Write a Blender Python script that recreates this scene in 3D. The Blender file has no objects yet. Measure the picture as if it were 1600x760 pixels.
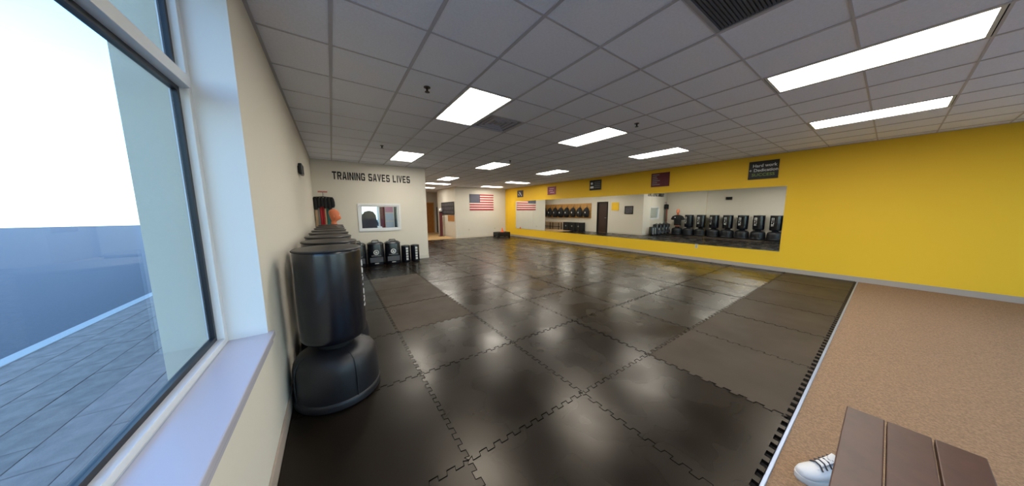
import bpy, bmesh, math, random
from mathutils import Vector, Matrix
random.seed(7)
PI = math.pi

# ------------------------------------------------------------------ camera, world, exposure
scene = bpy.context.scene
COL = scene.collection
cam_data = bpy.data.cameras.new('camera')
cam = bpy.data.objects.new('camera', cam_data); COL.objects.link(cam)
cam_data.sensor_width = 36.0
cam_data.lens = 36.0 * 405.5 / 1600.0
cam_data.clip_start = 0.02; cam_data.clip_end = 400
YAW, PITCH, ROLL = .603, -.1224, -.005
F = Vector((math.sin(YAW)*math.cos(PITCH), math.cos(YAW)*math.cos(PITCH), math.sin(PITCH)))
Rt = Vector((math.cos(YAW), -math.sin(YAW), 0)); Up = Rt.cross(F)
R2 = math.cos(ROLL)*Rt + math.sin(ROLL)*Up; U2 = -math.sin(ROLL)*Rt + math.cos(ROLL)*Up
cam.matrix_world = Matrix(((R2.x, U2.x, -F.x, 0), (R2.y, U2.y, -F.y, 0), (R2.z, U2.z, -F.z, 1.49), (0, 0, 0, 1)))
scene.camera = cam

world = bpy.data.worlds.new('world'); scene.world = world
world.use_nodes = True
wn = world.node_tree; wn.nodes.clear()
sky = wn.nodes.new('ShaderNodeTexSky'); sky.sky_type = 'NISHITA'
sky.sun_disc = False; sky.sun_elevation = math.radians(38); sky.sun_rotation = math.radians(100)
sky.air_density = 1.2; sky.dust_density = .4; sky.ozone_density = 2.4
bg = wn.nodes.new('ShaderNodeBackground'); bg.inputs[1].default_value = .95
wo = wn.nodes.new('ShaderNodeOutputWorld')
wn.links.new(sky.outputs[0], bg.inputs[0]); wn.links.new(bg.outputs[0], wo.inputs[0])

scene.view_settings.view_transform = 'Standard'
scene.view_settings.look = 'None'
scene.view_settings.gamma = 1
scene.view_settings.use_curve_mapping = False
scene.view_settings.exposure = 0.0
LIGHT = 20.5            # strength of the troffer diffusers

# ------------------------------------------------------------------ materials
def srgb(r, g, b):
    f = lambda v: (v/255/12.92) if v/255 <= .04045 else ((v/255+.055)/1.055)**2.4
    return (f(r), f(g), f(b), 1)

def mat(name, col, rough=.6, metal=0, noise=0, nscale=20, bump=0, bscale=80, spec=.5, coat=0, emit=None, estr=0, col2=None, rvar=0, rscale=2.0):
    m = bpy.data.materials.new(name); m.use_nodes = True
    nt = m.node_tree; b = nt.nodes['Principled BSDF']
    b.inputs['Base Color'].default_value = col
    b.inputs['Roughness'].default_value = rough
    b.inputs['Metallic'].default_value = metal
    b.inputs['Specular IOR Level'].default_value = spec
    if coat: b.inputs['Coat Weight'].default_value = coat
    tc = nt.nodes.new('ShaderNodeTexCoord')
    if noise or col2:
        n = nt.nodes.new('ShaderNodeTexNoise'); n.inputs['Scale'].default_value = nscale; n.inputs['Detail'].default_value = 5
        nt.links.new(tc.outputs['Object'], n.inputs['Vector'])
        r = nt.nodes.new('ShaderNodeValToRGB')
        c2 = col2 or tuple(max(0, c*(1-noise)) for c in col[:3]) + (1,)
        r.color_ramp.elements[0].color = c2; r.color_ramp.elements[1].color = col
        r.color_ramp.elements[0].position = .35; r.color_ramp.elements[1].position = .65
        nt.links.new(n.outputs[0], r.inputs[0]); nt.links.new(r.outputs[0], b.inputs['Base Color'])
    if rvar:
        n = nt.nodes.new('ShaderNodeTexNoise'); n.inputs['Scale'].default_value = rscale; n.inputs['Detail'].default_value = 3
        nt.links.new(tc.outputs['Object'], n.inputs['Vector'])
        mr = nt.nodes.new('ShaderNodeMapRange'); mr.inputs[1].default_value = .3; mr.inputs[2].default_value = .7
        mr.inputs[3].default_value = rough-rvar; mr.inputs[4].default_value = rough+rvar
        nt.links.new(n.outputs[0], mr.inputs[0]); nt.links.new(mr.outputs[0], b.inputs['Roughness'])
    if bump:
        n2 = nt.nodes.new('ShaderNodeTexNoise'); n2.inputs['Scale'].default_value = bscale; n2.inputs['Detail'].default_value = 4
        nt.links.new(tc.outputs['Object'], n2.inputs['Vector'])
        bp = nt.nodes.new('ShaderNodeBump'); bp.inputs['Strength'].default_value = bump; bp.inputs['Distance'].default_value = .01
        nt.links.new(n2.outputs[0], bp.inputs['Height']); nt.links.new(bp.outputs[0], b.inputs['Normal'])
    if emit:
        b.inputs['Emission Color'].default_value = emit; b.inputs['Emission Strength'].default_value = estr
    return m

M = {}
M['wall'] = mat('cream_wall_paint', srgb(216, 209, 195), .75, bump=.05, bscale=180)
M['yellow'] = mat('yellow_wall_paint', srgb(238, 190, 30), .62, bump=.05, bscale=180)
M['white'] = mat('white_gloss_paint', srgb(218, 219, 220), .35)
M['sill'] = mat('sill_laminate', srgb(190, 187, 198), .22)
M['base'] = mat('grey_beige_vinyl_base', srgb(170, 156, 142), .5)
M['basew'] = mat('cream_vinyl_base', srgb(205, 198, 184), .5)
M['tile'] = mat('ceiling_tile', srgb(242, 244, 254), .95, noise=.06, nscale=60, bump=.25, bscale=140, spec=.1)
M['tbar'] = mat('ceiling_grid_metal', srgb(188, 186, 194), .5)
M['plenum'] = mat('plenum_dark', srgb(60, 60, 62), .9)
M['lampframe'] = mat('lamp_frame_white', srgb(215, 215, 210), .5)
M['diffuser'] = mat('lamp_diffuser', srgb(240, 240, 232), .5, emit=(1, .95, .86, 1), estr=LIGHT)
M['lampseam'] = mat('lamp_diffuser_seam', srgb(240, 235, 215), .5, emit=(1, .93, .80, 1), estr=LIGHT*.13)
M['vent'] = mat('vent_grey', srgb(160, 158, 162), .6)
M['ventdark'] = mat('vent_dark', srgb(84, 86, 92), .8)
M['mirror'] = mat('mirror_silver', (.86, .88, .86, 1), .0, metal=1)
M['mirroredge'] = mat('mirror_edge_steel', srgb(190, 192, 188), .25, metal=1)
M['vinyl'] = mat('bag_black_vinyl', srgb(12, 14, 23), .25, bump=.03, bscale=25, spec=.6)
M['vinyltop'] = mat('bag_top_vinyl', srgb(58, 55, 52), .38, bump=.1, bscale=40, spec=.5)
M['plastic'] = mat('base_black_plastic', srgb(22, 23, 28), .42, bump=.15, bscale=220)
M['black'] = mat('black_fabric', srgb(16, 16, 19), .8)
M['blackgloss'] = mat('black_gloss', srgb(18, 18, 20), .3)
M['print'] = mat('white_print', srgb(225, 225, 222), .5)
M['greyprint'] = mat('grey_print', srgb(135, 135, 132), .5)
M['letter'] = mat('black_lettering', srgb(14, 13, 14), .6)
M['carpet'] = mat('tan_carpet', srgb(168, 136, 106), .95, col2=srgb(138, 112, 88), nscale=90, bump=.7, bscale=260, spec=.05)
M['strip'] = mat('steel_transition_strip', srgb(170, 182, 205), .35, metal=.6)
M['lobby'] = mat('tan_lobby_floor', srgb(205, 170, 118), .4, noise=.08, nscale=6)
M['subfloor'] = mat('dark_underlay', srgb(30, 25, 21), .95)
M['wood'] = mat('oak_door_wood', srgb(176, 112, 46), .45, noise=.25, nscale=9)
M['boardwood'] = mat('gear_board_wood', srgb(196, 146, 78), .55, noise=.2, nscale=7)
M['darkwood'] = mat('dark_brown_wood', srgb(74, 40, 28), .4, noise=.3, nscale=12)
M['maroon'] = mat('maroon_paint', srgb(96, 26, 32), .5)
M['gasket'] = mat('black_gasket', srgb(12, 14, 24), .4)
M['red'] = mat('red_fabric', srgb(170, 26, 34), .7)
M['teal'] = mat('teal_fabric', srgb(40, 100, 98), .7)
M['tan'] = mat('tan_fabric', srgb(180, 150, 118), .7)
M['greyf'] = mat('grey_fabric', srgb(120, 116, 110), .8)
M['pink'] = mat('pink_bracket', srgb(200, 120, 108), .5)
M['skin'] = mat('rubber_skin', srgb(214, 120, 78), .5, bump=.05, bscale=40)
M['flagred'] = mat('flag_red', srgb(178, 34, 48), .7, noise=.2, nscale=14)
M['flagwhite'] = mat('flag_white', srgb(226, 214, 204), .7, noise=.08, nscale=14)
M['flagblue'] = mat('flag_blue', srgb(52, 62, 88), .7, noise=.2, nscale=14)
M['poster_black'] = mat('poster_black', srgb(20, 17, 18), .5)
M['poster_maroon'] = mat('poster_maroon', srgb(92, 20, 32), .5)
M['poster_pink'] = mat('poster_pink', srgb(150, 58, 84), .5, noise=.3, nscale=20)
M['poster_dark'] = mat('poster_dark', srgb(56, 42, 52), .5, noise=.4, nscale=12)
M['green'] = mat('green_print', srgb(122, 152, 66), .5)
M['orange'] = mat('orange_plastic', srgb(236, 96, 40), .5)
M['shoe'] = mat('white_shoe_leather', srgb(228, 226, 224), .45, bump=.08, bscale=60)
M['sole'] = mat('white_shoe_sole', srgb(214, 212, 206), .6)
M['shoedark'] = mat('shoe_eyelet_dark', srgb(60, 58, 62), .7)
M['outlet'] = mat('outlet_plastic', srgb(215, 205, 180), .4)
M['brass'] = mat('sprinkler_metal', srgb(46, 42, 40), .4, metal=.7)
M['steel'] = mat('steel', srgb(150, 150, 150), .35, metal=.9)
M['asphalt'] = mat('asphalt', srgb(92, 92, 96), .9, noise=.2, nscale=30, bump=.2)
M['paver'] = mat('pavement_brown', srgb(142, 128, 118), .85, noise=.3, nscale=9, bump=.3)
M['curb'] = mat('curb_concrete', srgb(176, 174, 168), .85)
M['stucco'] = mat('stucco', srgb(196, 182, 160), .85, bump=.2)
M['roofdark'] = mat('roof_dark', srgb(82, 66, 60), .8)
M['leaf'] = mat('shrub_leaf', srgb(58, 84, 40), .7, noise=.5, nscale=8)
M['bark'] = mat('bark', srgb(88, 68, 50), .9, noise=.3)
M['darkglass'] = mat('dark_window_glass', srgb(40, 52, 66), .08)
M['paper'] = mat('paper_pale_blue', srgb(186, 196, 214), .6)
M['paperpink'] = mat('paper_pink', srgb(206, 150, 168), .6)
M['cork'] = mat('cork', srgb(186, 126, 62), .8, noise=.2, nscale=30)
M['photo'] = mat('photo_print', srgb(96, 92, 98), .5, noise=.6, nscale=18)
M['officebrown'] = mat('brown_leather', srgb(58, 40, 32), .5)

def glass_mat():
    m = bpy.data.materials.new('window_glass'); m.use_nodes = True
    nt = m.node_tree; nt.nodes.clear()
    o = nt.nodes.new('ShaderNodeOutputMaterial'); t = nt.nodes.new('ShaderNodeBsdfTransparent')
    t.inputs[0].default_value = (.80, .90, .96, 1)
    g = nt.nodes.new('ShaderNodeBsdfGlossy'); g.inputs['Roughness'].default_value = .0
    fr = nt.nodes.new('ShaderNodeFresnel'); fr.inputs[0].default_value = 1.45
    gm = nt.nodes.new('ShaderNodeNewGeometry'); mi = nt.nodes.new('ShaderNodeMapRange')   # same reflectance on both faces of the pane
    mi.inputs[3].default_value = 1.25; mi.inputs[4].default_value = 1/1.25
    nt.links.new(gm.outputs['Backfacing'], mi.inputs[0]); nt.links.new(mi.outputs[0], fr.inputs[0])
    mx = nt.nodes.new('ShaderNodeMixShader')
    nt.links.new(fr.outputs[0], mx.inputs[0]); nt.links.new(t.outputs[0], mx.inputs[1]); nt.links.new(g.outputs[0], mx.inputs[2])
    nt.links.new(mx.outputs[0], o.inputs[0])
    return m
M['glass'] = glass_mat()

def mat_foam(name, col, rough, wave, spec=.5, coat=0.0):
    """rubber mat: worn colour, patchy gloss, gentle unevenness (world coordinates so mats differ)"""
    m = bpy.data.materials.new(name); m.use_nodes = True
    nt = m.node_tree; b = nt.nodes['Principled BSDF']
    geo = nt.nodes.new('ShaderNodeNewGeometry')
    n = nt.nodes.new('ShaderNodeTexNoise'); n.inputs['Scale'].default_value = 1.3; n.inputs['Detail'].default_value = 6
    nt.links.new(geo.outputs['Position'], n.inputs['Vector'])
    r = nt.nodes.new('ShaderNodeValToRGB')
    r.color_ramp.elements[0].position = .3; r.color_ramp.elements[1].position = .7
    r.color_ramp.elements[0].color = tuple(c*.72 for c in col[:3]) + (1,); r.color_ramp.elements[1].color = col
    nt.links.new(n.outputs[0], r.inputs[0]); nt.links.new(r.outputs[0], b.inputs['Base Color'])
    mr = nt.nodes.new('ShaderNodeMapRange'); mr.inputs[1].default_value = .35; mr.inputs[2].default_value = .65
    mr.inputs[3].default_value = rough-.035; mr.inputs[4].default_value = rough+.05
    n3 = nt.nodes.new('ShaderNodeTexNoise'); n3.inputs['Scale'].default_value = 2.2; n3.inputs['Detail'].default_value = 2
    nt.links.new(geo.outputs['Position'], n3.inputs['Vector'])
    nt.links.new(n3.outputs[0], mr.inputs[0]); nt.links.new(mr.outputs[0], b.inputs['Roughness'])
    b.inputs['Specular IOR Level'].default_value = spec
    b.inputs['Specular Tint'].default_value = (1, .89, .76, 1)
    n2 = nt.nodes.new('ShaderNodeTexNoise'); n2.inputs['Scale'].default_value = 1.7; n2.inputs['Detail'].default_value = 0
    nt.links.new(geo.outputs['Position'], n2.inputs['Vector'])
    n4 = nt.nodes.new('ShaderNodeTexNoise'); n4.inputs['Scale'].default_value = 45; n4.inputs['Detail'].default_value = 1
    nt.links.new(geo.outputs['Position'], n4.inputs['Vector'])
    b1 = nt.nodes.new('ShaderNodeBump'); b1.inputs['Strength'].default_value = wave; b1.inputs['Distance'].default_value = .05
    b2 = nt.nodes.new('ShaderNodeBump'); b2.inputs['Strength'].default_value = .05; b2.inputs['Distance'].default_value = .003
    nt.links.new(n2.outputs[0], b1.inputs['Height']); nt.links.new(n4.outputs[0], b2.inputs['Height'])
    nt.links.new(b1.outputs[0], b2.inputs['Normal']); nt.links.new(b2.outputs[0], b.inputs['Normal'])
    return m
M['matgloss'] = mat_foam('mat_worn_glossy', srgb(26, 20, 14), .265, .035, spec=.36)
M['matdark'] = mat_foam('mat_dark', srgb(26, 20, 15), .32, .02, spec=.32)
M['matmatte'] = mat_foam('mat_new_matte', srgb(64, 54, 44), .58, .03, spec=.35)

# ------------------------------------------------------------------ helpers
def put(name, bm, m, parent=None, loc=None, rot=None, smooth=False):
    me = bpy.data.meshes.new(name); bmesh.ops.recalc_face_normals(bm, faces=bm.faces); bm.to_mesh(me); bm.free()
    ms = m if isinstance(m, (list, tuple)) else [m]
    for x in ms: me.materials.append(x)
    if smooth:
        for p in me.polygons: p.use_smooth = True
        try: me.set_sharp_from_angle(angle=math.radians(40))
        except Exception: pass
    return link(name, me, parent, loc, rot)

def link(name, me, parent=None, loc=None, rot=None):
    o = bpy.data.objects.new(name, me); COL.objects.link(o)
    if parent: o.parent = parent
    if loc: o.location = loc
    if rot: o.rotation_euler = rot
    return o

def tag(o, label=None, cat=None, group=None, kind=None):
    if label: o['label'] = label
    if cat: o['category'] = cat
    if group: o['group'] = group
    if kind: o['kind'] = kind
    return o

def thing(name, label, cat, loc=(0, 0, 0), rz=0, group=None):
    o = bpy.data.objects.new(name, None); COL.objects.link(o); o.empty_display_size = .1
    o.location = loc; o.rotation_euler = (0, 0, rz)
    return tag(o, label, cat, group)

def dup(o, parent=None):
    c = o.copy(); COL.objects.link(c); c.parent = parent
    for ch in list(o.children):
        dup(ch, c)
    return c

def bx(bm, x0, x1, y0, y1, z0, z1, bev=0, mi=0):
    r = bmesh.ops.create_cube(bm, size=1)
    for v in r['verts']:
        v.co = Vector(((x0+x1)/2+v.co.x*(x1-x0), (y0+y1)/2+v.co.y*(y1-y0), (z0+z1)/2+v.co.z*(z1-z0)))
    fs = set(f for v in r['verts'] for f in v.link_faces)
    if mi:
        for f in fs: f.material_index = mi
    if bev:
        es = list(set(e for v in r['verts'] for e in v.link_edges))
        bmesh.ops.bevel(bm, geom=es, offset=bev, segments=2, affect='EDGES', profile=.6)
    return bm

def box(name, m, x0, x1, y0, y1, z0, z1, parent=None, bev=0):
    bm = bmesh.new(); bx(bm, x0, x1, y0, y1, z0, z1, bev)
    return put(name, bm, m, parent)

def struct(name, m, x0, x1, y0, y1, z0, z1, parent=None, bev=0):
    return tag(box(name, m, x0, x1, y0, y1, z0, z1, parent, bev), kind='structure')

def lathe(bm, prof, n=48, cx=0, cy=0, fn=None, mi=0):
    """prof: list of (r,z) bottom to top; fn(angle, r, z)->r"""
    rings = []
    for r, z in prof:
        ring = []
        for k in range(n):
            a = 2*PI*k/n; rr = fn(a, r, z) if fn else r
            ring.append(bm.verts.new((cx+rr*math.cos(a), cy+rr*math.sin(a), z)))
        rings.append(ring)
    for a, b in zip(rings, rings[1:]):
        for k in range(n):
            f = bm.faces.new((a[k], a[(k+1) % n], b[(k+1) % n], b[k])); f.material_index = mi
    f = bm.faces.new(rings[0][::-1]); f.material_index = mi
    f = bm.faces.new(rings[-1]); f.material_index = mi
    return bm

def tube(bm, pts, r, n=8, mi=0):
    pts = [Vector(p) for p in pts]; rs = r if isinstance(r, (list, tuple)) else [r]*len(pts)
    prev = None; rings = []
    for i, p in enumerate(pts):
        d = (pts[min(i+1, len(pts)-1)]-pts[max(i-1, 0)]).normalized()
        if prev is None:
            a = Vector((0, 0, 1)) if abs(d.z) < .9 else Vector((1, 0, 0))
            u = d.cross(a).normalized()
        else:
            u = (prev - d*prev.dot(d)).normalized()
        prev = u; w = d.cross(u)
        rings.append([bm.verts.new(p+rs[i]*(math.cos(2*PI*k/n)*u+math.sin(2*PI*k/n)*w)) for k in range(n)])
    for a, b in zip(rings, rings[1:]):
        for k in range(n):
            f = bm.faces.new((a[k], a[(k+1) % n], b[(k+1) % n], b[k])); f.material_index = mi
    bm.faces.new(rings[0][::-1]).material_index = mi; bm.faces.new(rings[-1]).material_index = mi
    return bm

def loft(bm, rings, mi=0):
    vs = [[bm.verts.new(p) for p in r] for r in rings]; n = len(vs[0])
    for a, b in zip(vs, vs[1:]):
        for k in range(n):
            f = bm.faces.new((a[k], a[(k+1) % n], b[(k+1) % n], b[k])); f.material_index = mi
    bm.faces.new(vs[0][::-1]).material_index = mi; bm.faces.new(vs[-1]).material_index = mi
    return bm

# block glyphs: every letter is a list of quads/polygons in a box 0.7 wide, 1 high
S = .2
GL = {
 'T': [[(0,.8),(.7,.8),(.7,1),(0,1)], [(.25,0),(.46,0),(.46,.8),(.25,.8)]],
 'R': [[(0,0),(S,0),(S,1),(0,1)], [(S,.8),(.6,.8),(.5,1),(S,1)], [(.5,.5),(.7,.6),(.7,.86),(.6,1),(.5,.86)], [(S,.42),(.62,.42),(.7,.6),(S,.58)], [(.3,.42),(.5,.42),(.7,0),(.49,0)]],
 'A': [[(0,0),(S,0),(.32,1),(.2,1)], [(.5,0),(.7,0),(.5,1),(.32,1)], [(.14,.2),(.56,.2),(.52,.38),(.18,.38)]],
 'I': [[(0,0),(.21,0),(.21,1),(0,1)]],
 'N': [[(0,0),(S,0),(S,1),(0,1)], [(.5,0),(.7,0),(.7,1),(.5,1)], [(S,1),(S,.66),(.5,0),(.5,.34)]],
 'G': [[(0,.12),(.1,0),(S,.2),(S,.8),(.1,1),(0,.88)], [(.1,0),(.62,0),(.7,.12),(.6,.2),(.16,.2)], [(.1,1),(.16,.8),(.7,.8),(.62,1)], [(.5,.12),(.7,.12),(.7,.54),(.5,.54)], [(.36,.38),(.7,.38),(.7,.54),(.36,.54)], [(.5,.68),(.7,.68),(.7,.86),(.5,.86)]],
 'S': [[(0,.12),(.1,0),(.6,0),(.56,.2),(0,.2)], [(.5,.1),(.6,0),(.7,.12),(.7,.5),(.5,.5)], [(.06,.42),(.62,.42),(.62,.6),(.06,.6)], [(0,.52),(S,.52),(S,.9),(.1,1),(0,.88)], [(.1,1),(.14,.8),(.7,.8),(.7,.88),(.6,1)], [(0,.1),(S,.1),(S,.34),(0,.34)]],
 'V': [[(0,1),(S,1),(.42,0),(.28,0)], [(.7,1),(.5,1),(.28,0),(.42,0)]],
 'E': [[(0,0),(S,0),(S,1),(0,1)], [(S,0),(.65,0),(.65,.19),(S,.19)], [(S,.41),(.58,.41),(.58,.59),(S,.59)], [(S,.81),(.65,.81),(.65,1),(S,1)]],
 'L': [[(0,0),(S,0),(S,1),(0,1)], [(S,0),(.62,0),(.62,.2),(S,.2)]],
 'C': [[(0,.12),(.1,0),(S,.2),(S,.8),(.1,1),(0,.88)], [(.1,0),(.62,0),(.7,.12),(.6,.2),(.16,.2)], [(.1,1),(.16,.8),(.7,.8),(.62,1)], [(.5,.1),(.7,.1),(.7,.34),(.5,.34)], [(.5,.66),(.7,.66),(.7,.88),(.5,.88)]],
 'U': [[(0,.12),(.1,0),(S,.1),(S,1),(0,1)], [(.5,.1),(.6,0),(.7,.12),(.7,1),(.5,1)], [(.1,0),(.6,0),(.6,.2),(.1,.2)]],
 'Y': [[(0,1),(.22,1),(.44,.45),(.26,.45)], [(.7,1),(.48,1),(.26,.45),(.44,.45)], [(.25,0),(.45,0),(.45,.46),(.25,.46)]],
}
def glyph_width(ch): return {'I': .21, ' ': .34}.get(ch, .7)

def glyph(bm, ch, f0, f1):
    """f0/f1 map (u,v) to back and front points"""
    for poly in GL[ch]:
        a = [bm.verts.new(f0(u, v)) for u, v in poly]; b = [bm.verts.new(f1(u, v)) for u, v in poly]
        bm.faces.new(b)
        for k in range(len(a)):
            bm.faces.new((a[k], a[(k+1) % len(a)], b[(k+1) % len(a)], b[k]))

def text_obj(name, s, size, m, parent, loc, rot, extrude=.001, align='LEFT', bold=.0):
    cu = bpy.data.curves.new(name, 'FONT'); cu.body = s; cu.size = size; cu.extrude = extrude
    cu.align_x = align; cu.offset = bold; cu.resolution_u = 3
    cu.materials.append(m)
    o = bpy.data.objects.new(name, cu); COL.objects.link(o); o.parent = parent
    bpy.context.view_layer.update()
    me = bpy.data.meshes.new_from_object(o.evaluated_get(bpy.context.evaluated_depsgraph_get()))
    bpy.data.objects.remove(o)
    o = link(name, me, parent, loc, rot)
    return o

# ------------------------------------------------------------------ dimensions
XL, XR, YF, HC = -.37, 8.89, 8.40, 2.83     # left wall, yellow wall, lettered wall, ceiling
YB = -3.2                                   # front of the shop (behind the camera)
YFLAG = 13.6; XC = 2.49; XH = 5.6; YE = 18.5
SILL = .77
WY0, WY1 = -1.6, 2.06                       # shop window on the left wall
ZT = HC+.25

# ------------------------------------------------------------------ shell
# left wall: pieces round the window opening
def multi(name, m, boxes, parent=None, kind='structure'):
    bm = bmesh.new()
    for b in boxes: bx(bm, *b)
    o = put(name, bm, m, parent)
    if kind: tag(o, kind=kind)
    return o
WT = .24
multi('wall_left', M['wall'], [(XL-WT, XL, WY1, YF+.1, -.05, ZT), (XL-WT, XL, YB, WY0, -.05, ZT),
      (XL-WT, XL, WY0, WY1, -.05, SILL-.035), (XL-WT, XL, WY0, WY1, 2.72, ZT),
      (XL-WT, XL, YF+.1, 12.2, -.05, ZT)])
struct('wall_right', M['yellow'], XR, XR+.2, YB, YE+.2, -.05, ZT)
# lettered wall with the office window opening
OW = (.645, 1.645, .99, 1.665)
multi('wall_far', M['wall'], [(XL, OW[0], YF, YF+.12, -.05, ZT), (OW[1], XC, YF, YF+.12, -.05, ZT),
      (OW[0], OW[1], YF, YF+.12, -.05, OW[2]), (OW[0], OW[1], YF, YF+.12, OW[3], ZT)])
# corridor wall behind the corner with the dark doorway
multi('wall_corridor', M['wall'], [(XC-.12, XC, YF+.12, 10.86, -.05, ZT), (XC-.12, XC, 11.62, YE, -.05, ZT), (XC-.12, XC, 10.86, 11.62, 2.03, ZT)])
struct('wall_flag', M['wall'], XH, XR, YFLAG, YFLAG+.14, -.05, ZT)
struct('wall_hall', M['wall'], XH, XH+.14, YFLAG+.14, 16.5, -.05, ZT)
struct('wall_end', M['wall'], XC-.12, XR, YE, YE+.15, -.05, ZT)
multi('wall_office', M['wall'], [(XL, .95, 12.0, 12.2, -.05, ZT), (1.62, XC-.12, 12.0, 12.2, -.05, ZT), (.95, 1.62, 12.0, 12.2, -.05, .85), (.95, 1.62, 12.0, 12.2, 1.95, ZT)])
# unseen shop front behind the camera, glazing added and enlarged to bring in daylight
FW_open = [(.6, 3.0), (3.5, 4.5), (5.0, 8.2)]
multi('wall_front', M['wall'], [(XL-WT, .6, YB-.2, YB, -.05, ZT), (3.0, 3.5, YB-.2, YB, -.05, ZT), (4.5, 5.0, YB-.2, YB, -.05, ZT), (8.2, XR+.2, YB-.2, YB, -.05, ZT),
      (.6, 8.2, YB-.2, YB, 2.65, ZT), (.6, 3.0, YB-.2, YB, -.05, .2), (5.0, 8.2, YB-.2, YB, -.05, .2)])

# baseboards
struct('baseboard_left', M['base'], XL, XL+.012, YB, YF, -.02, .1, bev=.003)
struct('baseboard_right', M['base'], XR-.012, XR, YB, YFLAG, -.02, .1, bev=.003)
struct('baseboard_far', M['basew'], XL+.012, XC, YF-.012, YF, -.02, .1, bev=.003)
struct('baseboard_flag', M['basew'], XH, XR-.012, YFLAG-.012, YFLAG, -.02, .1, bev=.003)
struct('baseboard_corridor', M['basew'], XC, XC+.012, YF, 10.80, -.02, .1, bev=.003)
struct('baseboard_hall', M['basew'], XH-.012, XH, YFLAG, 16.5, -.02, .1, bev=.003)

# ------------------------------------------------------------------ floor: interlocking mats
floor = struct('floor', M['subfloor'], XL-.02, XR+.02, YB, YE, -.12, -.024)
PM, X0M, Y0M = 1.02, .57, .28
TEETH = 20; TD = .030; GAP = .0028
def mat_mesh(name, pts, m, th=.022):
    bm = bmesh.new()
    top = [bm.verts.new((p[0], p[1], 0)) for p in pts]; bot = [bm.verts.new((p[0], p[1], -th)) for p in pts]
    f = bm.faces.new(top)
    n = len(pts)
    for k in range(n): bm.faces.new((top[k], bot[k], bot[(k+1) % n], top[(k+1) % n]))
    bmesh.ops.inset_region(bm, faces=[f], thickness=.003, depth=0, use_even_offset=True)
    for v in top: v.co.z -= .0018
    bmesh.ops.recalc_face_normals(bm, faces=bm.faces)
    me = bpy.data.meshes.new(name); bm.to_mesh(me); bm.free(); me.materials.append(m)
    return me
cache = {}
ncol = 9; nrow = 13
for i in range(-1, ncol):
    for j in range(nrow):
        x0 = X0M+i*PM; x1 = x0+PM; y0 = Y0M+j*PM; y1 = y0+PM
        fl, fr, fb, ft = False, False, False, False
        if i == -1: x0 = XL+.014; fl = True
        if i == ncol-1: x1 = XR-.014; fr = True
        if j == nrow-1: ft = True; y1 = min(y1, YFLAG-.014)
        if x0 < XC and y0 < YF < y1 and False: continue
        # skip what lies inside the office
        if x1 < XC+.1 and y0 > YF: continue
        if x1 < XC+.6 and y0 < YF and y1 > YF+.3 and x0 < XC:
            pass
        key = [x0-x0, x1-x0, 0, y1-y0]
        if x0 < XC < x1 and y0 > YF: x0 = XC+.014; fl = True
        if y0 < YF < y1 and x1 < XC+.3: y1 = YF-.014; ft = True
        matte = (j == 0 and i >= 2) or (i == 0 and 3 <= j <= 5)
        dark = i == -1
        mk = 'matmatte' if matte else 'matdark' if dark else 'matgloss'
        key = (round(x1-x0, 3), round(y1-y0, 3), fl, fr, fb, ft, mk)
        if key not in cache:
            # alternate tooth phase so that neighbouring edges mesh
            cache[key] = None
            pts = []
            W, H = x1-x0, y1-y0
            ph = PM/TEETH
            g = GAP/2
            def side(L, flat, off, sign):
                """list of (s, n): s along, n outward offset"""
                if flat: return []
                out = []; c = off
                state = True
                k = 0
                while c < L-.02:
                    a = (TD/2 if state else -TD/2); sk = .006 if state else -.006
                    sh = g if state == (sign > 0) else -g
                    out.append((c+sh+sk*.5, -a)); out.append((c+sh-sk*.5, a))
                    state = not state; c += ph/1.0
                return out
            # bottom edge left->right (n = -y)
            offx = ph/2 if not fl else ph/2-((X0M-PM)-(XL+.014)) % ph
            pts.append((g, g))
            for s, n in side(W, fb, ph/2, 1): pts.append((s, g-n))
            pts.append((W-g, g))
            for s, n in side(H, fr, ph/2, 1): pts.append((W-g+n, s))
            pts.append((W-g, H-g))
            if not ft:
                for s, n in reversed(side(W, ft, ph/2, -1)): pts.append((s, H-g-n))
            pts.append((g, H-g))
            if not fl:
                for s, n in reversed(side(H, fl, ph/2, -1)): pts.append((g+n, s))
            cache[key] = mat_mesh('floor_mat', pts, M[mk])
        o = link('floor_mat', cache[key], floor, (x0, y0, random.uniform(-.0008, .0008)))
        o.rotation_euler = (random.uniform(-.0022, .0022), random.uniform(-.0022, .0022), 0)
tag(box('floor_carpet', M['carpet'], XL-.02, XR+.02, YB, .246, -.03, -.006), kind='structure')
tag(box('trim_1', M['strip'], XL+.012, XR-.012, .244, .262, -.026, .003, bev=.003), kind='structure')
tag(box('floor_lobby', M['lobby'], XC, XR+.02, 13.54, YE, -.03, -.004), kind='structure')
tag(box('floor_office', M['lobby'], XL, XC, YF+.05, 12.2, -.03, -.004), kind='structure')

# ------------------------------------------------------------------ ceiling: lay-in grid
PX, PY, GX0, GY0 = .6096, .604, .09, 2.70
ceil = struct('ceiling', M['plenum'], XL-WT, XR+.2, YB-.2, YE+.15, ZT, ZT+.1)
xs = [GX0+k*PX for k in range(-1, 16)]
ys = [GY0+k*PY for k in range(-10, 28)]
lights = [  # x cells, y cells (as in the photograph)
    (2, 3, -2+0, 0)]
def cellx(k): return GX0+k*PX
def celly(k): return GY0+k*PY
LN = []      # (x0,x1,y0,y1,label)
def L(cx, cy, w, h, label): LN.append((cx, cy, w, h, label))
L(2, 0, 1, 2, 'square-looking white ceiling light panel nearest to the lettered wall side, above the first floor mats')
L(6, 0, 1, 2, 'bright ceiling light panel in the middle of the nearer row')
L(10, 0, 1, 2, 'long bright ceiling light panel nearest the yellow wall, above the maroon sign')
L(2, 6, 1, 2, 'small bright ceiling light panel just before the black lettering')
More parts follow.
